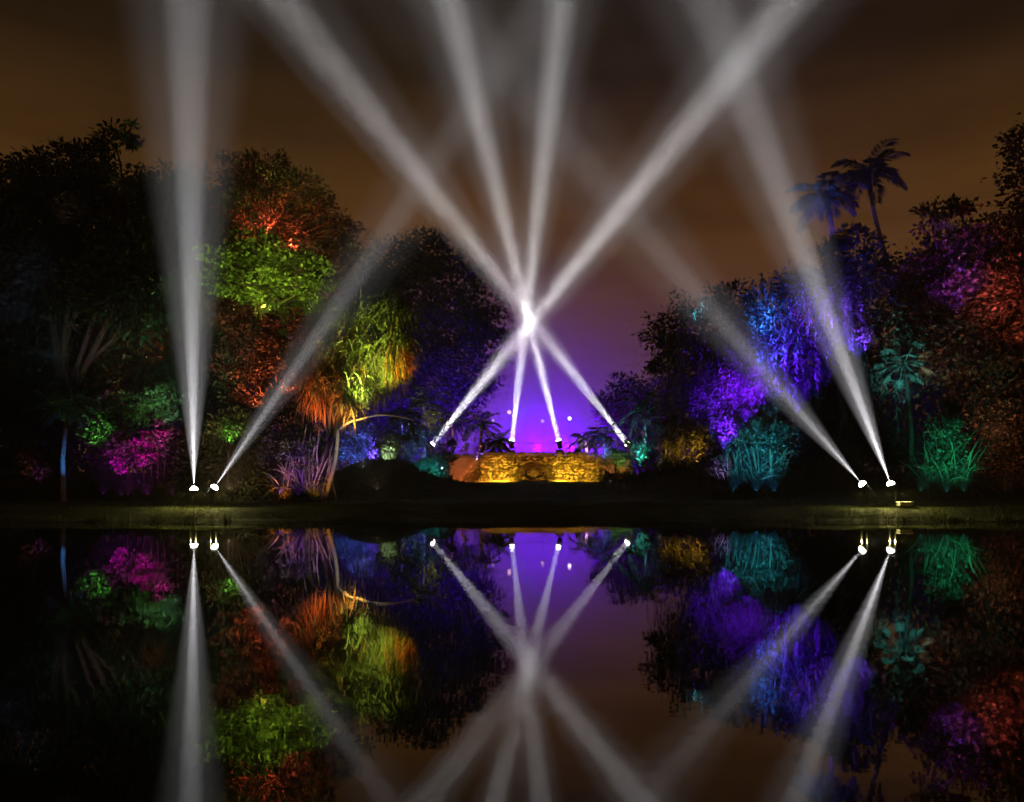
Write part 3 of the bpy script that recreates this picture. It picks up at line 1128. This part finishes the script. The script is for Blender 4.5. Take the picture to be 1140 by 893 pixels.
# fan palm on the right
rng = np.random.default_rng(51)
D = 43
fx = P(1014, 0, D).x
fp = empty('fan_palm', (fx, D, gz(fx, D) - 0.05), 'slender fan palm with pale teal lit leaves on the right bank', 'palm tree')
mb = MB()
mb.tube([(fx, D, gz(fx, D) - 0.05), P(1015, 480, D), P(1010, 430, D), P(1006, 405, D)], [0.15, 0.11, 0.1, 0.09], 9)
mb.build('trunk', M['bark'], fp)
cc = np.array(P(1006, 405, D))
for k in range(20):
    az = k * 2.4 + rng.uniform(-0.3, 0.3)
    el = 1.0 - 1.9 * k / 19
    d = np.array((math.cos(az) * math.cos(el), math.sin(az) * math.cos(el), math.sin(el)))
    e_ = cc + d * rng.uniform(0.9, 1.2)
    ds = []
    sd = unit(np.cross(d, (0.1, 0.2, 1.0)))
    for j in range(17):
        a = (j / 16 - 0.5) * 3.6
        ds.append(d * math.cos(a) + sd * math.sin(a))
    v, tr, tn = strap_geo([e_] * 17, ds, [rng.uniform(0.5, 0.7)] * 17, [0.07] * 17, rng, 0.7, 4)
    r = MB()
    r.tube([cc, (cc + e_) / 2 + (0, 0, 0.05), e_], 0.018, 4, caps=False)
    rt = []
    for q in r.f:
        rt += [(q[0], q[1], q[2]), (q[0], q[2], q[3])]
    v2, t2 = join([(v, tr), (np.concatenate(r.v), np.array(rt))])
    tri_mesh('fan_leaf', v2, t2, np.full(len(t2), rng.uniform(0.3, 1)), M['leaf_pale'], fp)

# slim palm with a blue lit trunk on the left
D = 38
sx = P(71, 0, D).x
palm('slim_palm', 'slim palm with a blue lit trunk at the foot of the left trees', [(sx, D, gz(sx, D) - 0.05), P(70, 510, D), P(74, 468, D)], 0.1, P(75, 455, D), 43, 12, 1.5, 0.5, 1.2, split=False)

# small palms round the terrace
for i, (px, py, D, ln, lab) in enumerate(((535, 474, 68.4, 2.3, 'dark feathery palm in front of the violet glow, left of the wall searchlights'),
                                         (472, 448, 62, 2.6, 'tall dusky palm above the shrubs left of the terrace'),
                                         (556, 492, 68.5, 1.5, 'low palm fronds hiding the left end of the terrace top'),
                                         (652, 490, 68.8, 1.6, 'low violet lit palm at the right end of the terrace'),
                                         (718, 452, 60, 2.6, 'teal lit palm standing right of the stone stair'),
                                         (672, 485, 66, 1.7, 'small blue lit palm behind the right stair'),
                                         (745, 470, 57, 2.0, 'short palm between the teal palm and the orange shrubs'),
                                         (716, 476, 70.5, 2.0, 'dark palm right beside the right terrace searchlight'),
                                         (503, 470, 70.5, 1.9, 'low dark palm between the dusky palm and the left stair'),
                                         (448, 468, 58, 2.0, 'dim palm at the left, beyond the bare branch'))):
    x = P(px, 0, D).x
    p = P(px, py, D)
    b = 3.2 if 67.5 < D else gz(x, D) - 0.05
    palm('garden_palm', lab, [(x + 0.15, D, b), (x + 0.05, D, (b + p.z) / 2), (x, D, p.z - 0.12)], 0.12, p, 60 + i, 15, ln, 0.5, 1.2, group='small palms round the terrace', shaft=False, split=False, tilt=(1.1, -0.7), nl=26, width=0.08)

# shrubs
SH = 'shrubs on the far bank'
bush('bougainvillea', 'bougainvillea covered in magenta blossom on the left bank', 'shrub', [(140, 505, 18), (160, 500, 18), (180, 488, 13)], 39, 71, 'leaf', 0.2,
     bloom=[(133, 508, 13), (160, 502, 14), (166, 490, 9), (181, 481, 8), (136, 520, 8)])
bush('garden_shrub', 'dim green shrub above the magenta blossom', 'shrub', [(100, 468, 22), (130, 465, 22), (160, 455, 20), (180, 450, 16), (115, 490, 18)], 42, 72, group=SH)
bush('garden_shrub', 'low dark shrub with a pink glint at the far left', 'shrub', [(30, 510, 26), (0, 500, 30), (48, 525, 18), (95, 525, 24), (20, 540, 20)], 40, 73, 'leaf_dark', group=SH)
bush('garden_shrub', 'black shrub behind the two left searchlights', 'shrub', [(205, 500, 24), (230, 490, 26), (255, 500, 26), (215, 525, 20), (180, 530, 20), (250, 530, 22), (280, 500, 22), (275, 530, 18)], 41, 74, 'leaf_dark', group=SH)
bush('garden_shrub', 'bright green speckled shrub near the slanted left beam', 'shrub', [(250, 475, 16), (262, 468, 13), (240, 490, 14)], 39.5, 75, 'leaf', 0.16, group=SH)
bush('garden_shrub', 'pale green lit shrub right of the bare branch', 'shrub', [(425, 500, 12), (438, 495, 12), (432, 508, 12)], 52, 76, 'leaf_pale', 0.2, straps=40, group=SH)
bush('garden_shrub', 'dark shrub mass under the dusky palm', 'shrub', [(455, 490, 18), (475, 480, 16), (460, 510, 16), (485, 512, 16), (495, 498, 9)], 62, 77, 'leaf', 0.26, straps=60, group=SH)
bush('garden_shrub', 'teal lit shrub at the left foot of the stone stair', 'shrub', [(478, 522, 13), (490, 518, 12), (462, 524, 11)], 60, 78, 'leaf_pale', 0.2, straps=60, group=SH)
bush('garden_shrub', 'blue lit shrub behind the mound, under the bare branch', 'shrub', [(388, 495, 14), (405, 500, 14), (395, 482, 12), (415, 485, 12), (375, 505, 12)], 54, 79, 'leaf', 0.22, group=SH)
bush('garden_shrub', 'white and blue lit flowers along the terrace top', 'shrub', [(532, 500, 7), (545, 499, 7), (520, 501, 5)], 68.6, 80, 'leaf_pale', 0.16, group=SH)
bush('garden_shrub', 'green shrub beside the right terrace searchlight', 'shrub', [(690, 508, 12), (678, 512, 9), (702, 512, 12)], 64, 81, 'leaf', 0.2, straps=60, group=SH)
bush('garden_shrub', 'orange lit shrub right of the teal palm', 'shrub', [(752, 490, 14), (768, 495, 14), (778, 485, 11), (745, 505, 11), (765, 478, 11)], 54, 82, 'leaf', 0.24, straps=80, group=SH)
bush('garden_shrub', 'round shrub lit cyan below the weeping tree', 'shrub', [(830, 490, 20), (848, 482, 18), (862, 495, 18), (838, 510, 18), (855, 515, 15), (820, 475, 15), (826, 528, 13), (860, 532, 14), (843, 534, 12)], 43, 83, 'leaf', 0.22, straps=110, group=SH)
bush('garden_shrub', 'small violet and white lit plant at the foot of the right mound', 'shrub', [(797, 520, 9), (808, 522, 8)], 43, 84, 'leaf_pale', 0.18, straps=50, group=SH)
bush('garden_shrub', 'bushy green shrub lit turquoise behind the fan palm', 'shrub', [(1050, 470, 14), (1056, 490, 16), (1048, 505, 15), (1062, 510, 14), (1060, 458, 9), (1045, 520, 13), (1068, 525, 11), (1055, 532, 12)], 41, 85, 'leaf', 0.2, straps=90, group=SH)
bush('garden_shrub', 'black shrub behind the right searchlights', 'shrub', [(890, 500, 26), (925, 495, 28), (960, 490, 28), (990, 495, 26), (900, 530, 18), (940, 525, 20), (980, 525, 20), (1015, 520, 22)], 45, 86, 'leaf_dark', group=SH)
bush('garden_shrub', 'dim amber brown shrub at the right edge', 'shrub', [(1100, 480, 24), (1130, 475, 26), (1155, 490, 28), (1110, 510, 22), (1140, 520, 24), (1085, 520, 16)], 44, 87, 'leaf_red', group=SH)
bush('garden_shrub', 'spiky strap leaved plant lit purple among the stilt roots', 'shrub', [(322, 505, 10), (335, 500, 11), (343, 515, 9)], 40, 90, 'leaf', 0.18, straps=120, group=SH)
bush('garden_shrub', 'dark undergrowth behind the stilt roots', 'shrub', [(310, 490, 24), (330, 470, 24), (300, 515, 20), (350, 500, 20), (290, 470, 22)], 45, 88, 'leaf_dark', group=SH)
bush('garden_shrub', 'dark shrub on the right mound below the orange shrub', 'shrub', [(722, 505, 12), (735, 512, 10), (712, 498, 11), (790, 505, 10)], 58, 89, 'leaf', 0.22, group=SH)

# distant wood closing the view on both sides
rng = np.random.default_rng(91)
for xa, xb in ((-420, 470), (705, 1560)):
    bl = []
    px = xa
    while px < xb:
        for py in (505, 470, 435) + ((400, 365, 330, 300) if px < 240 or px > 1010 else ()):
            D = rng.uniform(95, 125)
            rr = rng.uniform(26, 36)
            if py < 450 and 360 < px < 760:
                continue
            q = np.array(P(px, py + rng.uniform(-10, 10), D))
            bl.append((q, (rr * D / F, rr * D / F, rr * D / F)))
        px += 30
    v, tr, tn = clump_leaves(bl, rng, 0.8, 26, 3.0, 0.2, 0.32, 0.6)
    w = tri_mesh('distant_wood', v, tr, tn, M['leaf_dark'], None, (P((xa + xb) / 2, 0, 105).x, 105, 0.9))
    tag(w, 'black far wood closing the horizon ' + ('behind the left trees' if xa < 0 else 'behind the right trees'), 'wood', kind='stuff')

# rushes at the water's edge
rng = np.random.default_rng(97)
cx = np.concatenate([rng.uniform(-24, 24, 70), rng.normal(-15, 2.5, 25), rng.normal(17, 2.5, 25)])
pp = []
for c in cx:
    k = rng.integers(8, 40)
    yy = 30.6 + 0.25 * math.sin(c * 0.21 + 0.7) + 0.12 * math.sin(c * 0.83)
    pp.append(np.stack([c + rng.normal(0, 0.16, k), yy + rng.normal(0.05, 0.12, k), np.full(k, -0.05)], 1))
p = np.concatenate(pp)
d = rng.normal(size=(len(p), 3)) * 0.22 + (0, 0, 1)
v, tr = leaf_geo(p, d, rng.uniform(0.15, 0.42, len(p)), 0.022, rng, 0.1)
ru = tri_mesh('rushes', v, tr, np.repeat(rng.uniform(0, 1, len(p)), 2), M['grass'])
tag(ru, 'tufts of rushes along the far water edge', 'rushes', kind='stuff')

# ground cover over the mounds and the edge of the lawn
rng = np.random.default_rng(93)
n = 52000
x = rng.uniform(-32, 32, n)
y = rng.uniform(40, 64, n)
w_ = np.exp(-((x + 8.4) / 4.2) ** 2 - ((y - 50) / 5) ** 2) + np.exp(-((x - 10.6) / 3.4) ** 2 - ((y - 53) / 5) ** 2) + 0.55 * sm(16, 19, np.abs(x)) + 0.15
k = (rng.uniform(0, 1, n) < w_) & ~((np.abs(x - 2) < 5.5) & (y > 58))
p = np.stack([x, y, ground_z(x, y) + rng.uniform(-0.02, 0.14, n)], 1)[k]
d = rng.normal(size=(len(p), 3)) * 0.8 + (0, -0.1, 0.8)
v, tr = leaf_geo(p, d, rng.uniform(0.12, 0.34, len(p)), 0.10, rng)
gc = tri_mesh('ground_cover', v, tr, np.repeat(rng.uniform(0, 1, len(p)), 2), M['leaf_dark'])
tag(gc, 'low dark ground cover over the mounds of the far bank', 'ground cover', kind='stuff')

# grass along the bank
rng = np.random.default_rng(95)
n = 90000
x = rng.uniform(-24, 24, n)
y = 30.75 + rng.beta(1.0, 1.8, n) * 9
z = ground_z(x, y)
k = z > 0.03
p = np.stack([x, y, z - 0.01], 1)[k]
d = rng.normal(size=(len(p), 3)) * 0.35 + (0, 0, 1)
ln = rng.uniform(0.04, 0.12, len(p)) * (1 + 0.5 * np.sin(p[:, 0] * 1.3) * np.sin(p[:, 0] * 0.37))
v, tr = leaf_geo(p, d, ln, 0.016, rng, 0.1)
g = tri_mesh('lawn_grass', v, tr, np.repeat(rng.uniform(0, 1, len(p)), 2), M['grass'])
tag(g, 'short mown grass along the far bank', 'grass', kind='stuff')

# ------------------------------------------------------------------ coloured garden floodlights, with a few added fill lights
def flood(px, py, D, tpx, tpy, TD, col, w, ang=50, blend=0.7, wide=1.2, row=0.0):
    """floodlight at pixel/depth, aimed at pixel/depth; never under the ground"""
    p = P(px, py, D)
    p.z = max(p.z, gz(p.x, p.y) + 0.25)
    if row:
        for k in (-1, 1):
            q = Vector((p.x + k * row, p.y + 0.4, p.z))
            spot(q, P(tpx, tpy, TD) + Vector((k * row * 0.6, 0, 0)), col, w * 0.27, min(150, ang * wide), 1.0)
        w = w * 0.27
    return spot(p, P(tpx, tpy, TD), col, w * 1.05, min(150, ang * wide), 1.0)


RED, ORG, YEL, GRN = (1, 0.06, 0.03), (1, 0.30, 0.03), (0.95, 0.85, 0.12), (0.35, 1, 0.12)
BLU, VIO, PUR, MAG = (0.08, 0.06, 1), (0.22, 0.03, 1), (0.45, 0.06, 1), (1, 0.05, 0.85)
CYA, TEA, WHT = (0.08, 0.75, 1), (0.05, 1, 0.65), (1, 0.95, 0.9)

# wall
for px, w, tz in ((560, 2600, 1.4), (628, 3000, 1.4), (652, 1500, 1.5), (545, 1000, 1.5), (594, 700, 2.9)):
    x = P(px, 0, 66).x
    spot((x, 62.8, 1.45), (x, 67, tz), (1, 0.55, 0.03) if w > 1400 else (1, 0.36, 0.03), w * 1.05, 62, 1.0)
for x in (-5.6, -4.3, 8.6, 9.8):
    spot((x, 64.5, 1.4), (x, 68.3, 2.3), (1, 0.24, 0.05), 520, 125, 1.0)
# violet stage wash: lamps lying low behind the terrace, thrown back and sideways through the mist
VIO_W = (0.125, 0.0, 1)
for px, dx, w in ((560, 3, 42000), (600, 0, 60000), (640, -2, 60000), (670, -1, 34000)):
    x = P(px, 0, 73).x
    spot((x, 74.5, 4.0), (x + dx, 84.5, 4.0), VIO_W, w * 12.0, 54, 1.0)
for xa, xb in ((-5.5, 9), (10.5, -4)):
    spot((xa, 72.5, 3.8), (xb, 74, 6.2), VIO_W, 42000, 46, 1.0)
x = P(568, 0, 70).x
spot((x - 0.3, 70.0, 3.5), (x + 0.6, 71.2, 6.5), (0.03, 0.50, 1), 26000, 36, 1.0)
for px, tx, tz, w in ((430, 420, 6, 11000), (475, 470, 8, 15000), (515, 520, 9, 22000)):
    spot((P(px, 0, 78).x, 77, 2.2), (P(tx, 0, 85).x, 85, tz), (0.10, 0.01, 1), w, 95, 1.0)
x = P(690, 0, 77).x
spot((x, 76, 2), (x, 84, 7), (0.3, 0.02, 1), 14000, 80, 1.0)
# trees on the left
flood(300, 262, 51.0, 296, 222, 54, (1, 0.13, 0.06), 2000, 100)
flood(325, 275, 51.0, 330, 250, 54, (1, 0.16, 0.07), 700, 80)
flood(255, 345, 45.8, 250, 308, 48, (0.70, 1, 0.08), 1500, 100)
flood(300, 345, 45.8, 295, 312, 48, (0.75, 1, 0.08), 1500, 100)
flood(345, 345, 45.8, 340, 312, 48, (0.75, 1, 0.08), 1300, 100)
flood(280, 455, 42.5, 285, 400, 45, (1, 0.22, 0.07), 800, 75)
flood(322, 440, 42.5, 315, 380, 45, (1, 0.25, 0.09), 650, 75)
flood(405, 455, 38, 408, 375, 41, (0.85, 1, 0.14), 4200, 62)
flood(425, 440, 38.3, 428, 390, 41, (0.85, 0.9, 0.06), 1600, 60)
flood(450, 440, 39, 448, 390, 41, (1, 0.25, 0.02), 1500, 42)
flood(355, 485, 38.2, 362, 430, 41, (1, 0.22, 0.03), 2200, 56)
flood(392, 485, 38.6, 392, 440, 41, (1, 0.55, 0.06), 1300, 50)
flood(332, 552, 36.0, 330, 512, 40.5, (0.30, 0.06, 1), 3200, 34, row=1.0)
flood(312, 550, 37.5, 312, 525, 41, (1, 0.22, 0.04), 700, 46)
flood(352, 550, 37.5, 354, 525, 41, (1, 0.38, 0.04), 420, 40)
flood(405, 520, 36.5, 395, 485, 40, WHT, 500, 60)
flood(392, 520, 50.5, 392, 492, 54, (0.05, 0.10, 1), 4200, 60)
flood(415, 515, 50.5, 412, 480, 54, (0.10, 0.04, 1), 3800, 70)
flood(430, 518, 49.5, 432, 500, 52, (0.7, 1, 0.5), 1000, 36)
flood(135, 552, 34.6, 138, 510, 38.5, (0.7, 0.04, 1), 1700, 36, row=1.0)
flood(163, 552, 34.6, 163, 502, 38.5, (1, 0.04, 0.6), 1700, 36, row=1.0)
flood(180, 510, 37, 181, 484, 38.5, (1, 0.04, 0.7), 600, 36)
flood(105, 495, 39.8, 110, 468, 42, (0.2, 1, 0.12), 420, 55)
flood(165, 480, 39.8, 165, 456, 42, (0.2, 1, 0.12), 160, 55)
flood(258, 495, 38, 255, 476, 39.5, (0.3, 1, 0.12), 420, 45)
flood(72, 548, 36.8, 71, 510, 38, (0.05, 0.28, 1), 260, 34)
flood(45, 540, 38, 45, 520, 39.5, (0.8, 0.1, 0.7), 120, 34)
flood(30, 535, 38, 30, 512, 39.5, (1, 0.15, 0.15), 80, 34)
flood(70, 470, 34, 70, 300, 43, (0.35, 1, 0.4), 110, 70)  # this and the next: dim green wash added over the dark trees
flood(190, 470, 38, 195, 300, 54, (0.3, 1, 0.5), 1300, 60)
flood(165, 330, 50, 175, 295, 55, (0.5, 1, 0.2), 1300, 50)
flood(30, 330, 37, 32, 290, 42, (0.35, 0.4, 1), 420, 26)
flood(10, 360, 37, 12, 330, 42, (0.3, 0.3, 1), 400, 26)
flood(60, 400, 37, 55, 380, 42, (0.3, 0.6, 0.8), 300, 40)
flood(70, 250, 38, 76, 228, 42, (1, 0.5, 0.4), 160, 20)
flood(130, 430, 38, 130, 405, 42, (1, 0.35, 0.08), 500, 40)
flood(165, 400, 51, 165, 380, 54, (1, 0.25, 0.08), 900, 50)
flood(255, 545, 35, 290, 330, 50, (1, 0.62, 0.3), 900, 70, wide=1.6)  # two weak warm fills, added to blend the coloured patches
flood(420, 545, 36, 400, 420, 43, (0.9, 0.6, 0.4), 260, 70, wide=1.6)
# round the terrace
flood(480, 480, 59, 478, 450, 62, (1, 0.65, 0.2), 500, 60)
flood(462, 512, 58.5, 465, 490, 61, (0.15, 0.25, 1), 1100, 70)
flood(478, 532, 57.5, 480, 520, 60, (0.05, 0.75, 0.9), 600, 60)
flood(530, 512, 66.5, 535, 475, 68.5, (0.16, 0.08, 1), 1100, 80)
flood(535, 509, 67.3, 537, 500, 68.6, (0.7, 0.6, 1), 800, 90)
flood(655, 506, 67.8, 652, 488, 68.8, (0.8, 0.4, 1), 700, 90)
flood(672, 510, 63, 672, 480, 66, (0.1, 0.15, 1), 1600, 70)
flood(712, 520, 57, 715, 460, 60, (0.06, 0.6, 0.75), 2600, 50)
flood(690, 524, 61.5, 690, 510, 64, (0.5, 1, 0.2), 600, 50)
flood(750, 520, 51, 756, 490, 54, (1, 0.40, 0.05), 1500, 40, row=1.0)
flood(775, 515, 51, 775, 490, 54, (1, 0.40, 0.05), 1100, 40)
flood(700, 522, 58, 703, 480, 62, (0.25, 0.55, 1), 1500, 50)
flood(735, 520, 54, 740, 480, 57, (0.15, 0.35, 0.9), 900, 50)
flood(452, 520, 54, 452, 475, 58, (0.3, 0.35, 0.9), 700, 50)
flood(492, 522, 60, 494, 480, 63, (0.2, 0.5, 0.9), 600, 50)
# right
flood(806, 500, 41, 806, 450, 44.5, (0.11, 0.003, 1), 15000, 44)
flood(830, 470, 41, 832, 420, 44.5, (0.14, 0.005, 1), 13000, 44)
flood(888, 460, 41.5, 888, 405, 45, (0.09, 0.005, 1), 15000, 44)
flood(860, 420, 42, 860, 375, 45, (0.03, 0.06, 1), 8000, 50)
flood(920, 400, 42, 922, 345, 45.5, (0.16, 0.03, 1), 10500, 46)
flood(955, 400, 43, 955, 350, 46, (0.10, 0.03, 1), 8000, 44)
flood(850, 370, 43, 848, 340, 46, (0.03, 0.14, 0.9), 3000, 60)
flood(775, 360, 43.5, 775, 340, 46, (0.06, 0.5, 0.8), 800, 30)
flood(842, 548, 37.6, 842, 498, 42.5, (0.03, 0.42, 0.9), 8500, 34, row=1.0)
flood(852, 545, 40.5, 852, 515, 42.5, (0.05, 0.3, 1), 420, 30)
flood(805, 534, 41.3, 803, 520, 43, (0.35, 0.2, 1), 420, 40)
flood(1006, 450, 40, 1006, 405, 43, (0.12, 0.75, 0.8), 1100, 55)
flood(1054, 548, 36, 1054, 496, 41, (0.04, 0.9, 0.6), 3600, 34, row=1.0)
flood(900, 250, 55, 908, 212, 59, (0.05, 0.18, 1), 3400, 40)
flood(920, 260, 55, 925, 225, 59, (0.2, 0.1, 1), 2500, 46)
flood(945, 330, 54, 945, 300, 57, (0.08, 0.06, 1), 3000, 46)
flood(1065, 350, 41.5, 1062, 290, 45.5, (0.20, 0.02, 0.9), 2400, 42)
flood(1105, 350, 41, 1100, 290, 45, (0.9, 0.14, 0.14), 800, 50, wide=1.7)
flood(1135, 380, 41, 1128, 310, 45, (1, 0.20, 0.10), 480, 50, wide=1.7)
flood(1110, 480, 40.5, 1095, 430, 45, (1, 0.36, 0.16), 300, 60, wide=1.7)
flood(1040, 420, 41, 1040, 380, 45, (1, 0.35, 0.15), 300, 50)
flood(1120, 545, 40.5, 1120, 500, 43.5, (1, 0.38, 0.10), 130, 60)
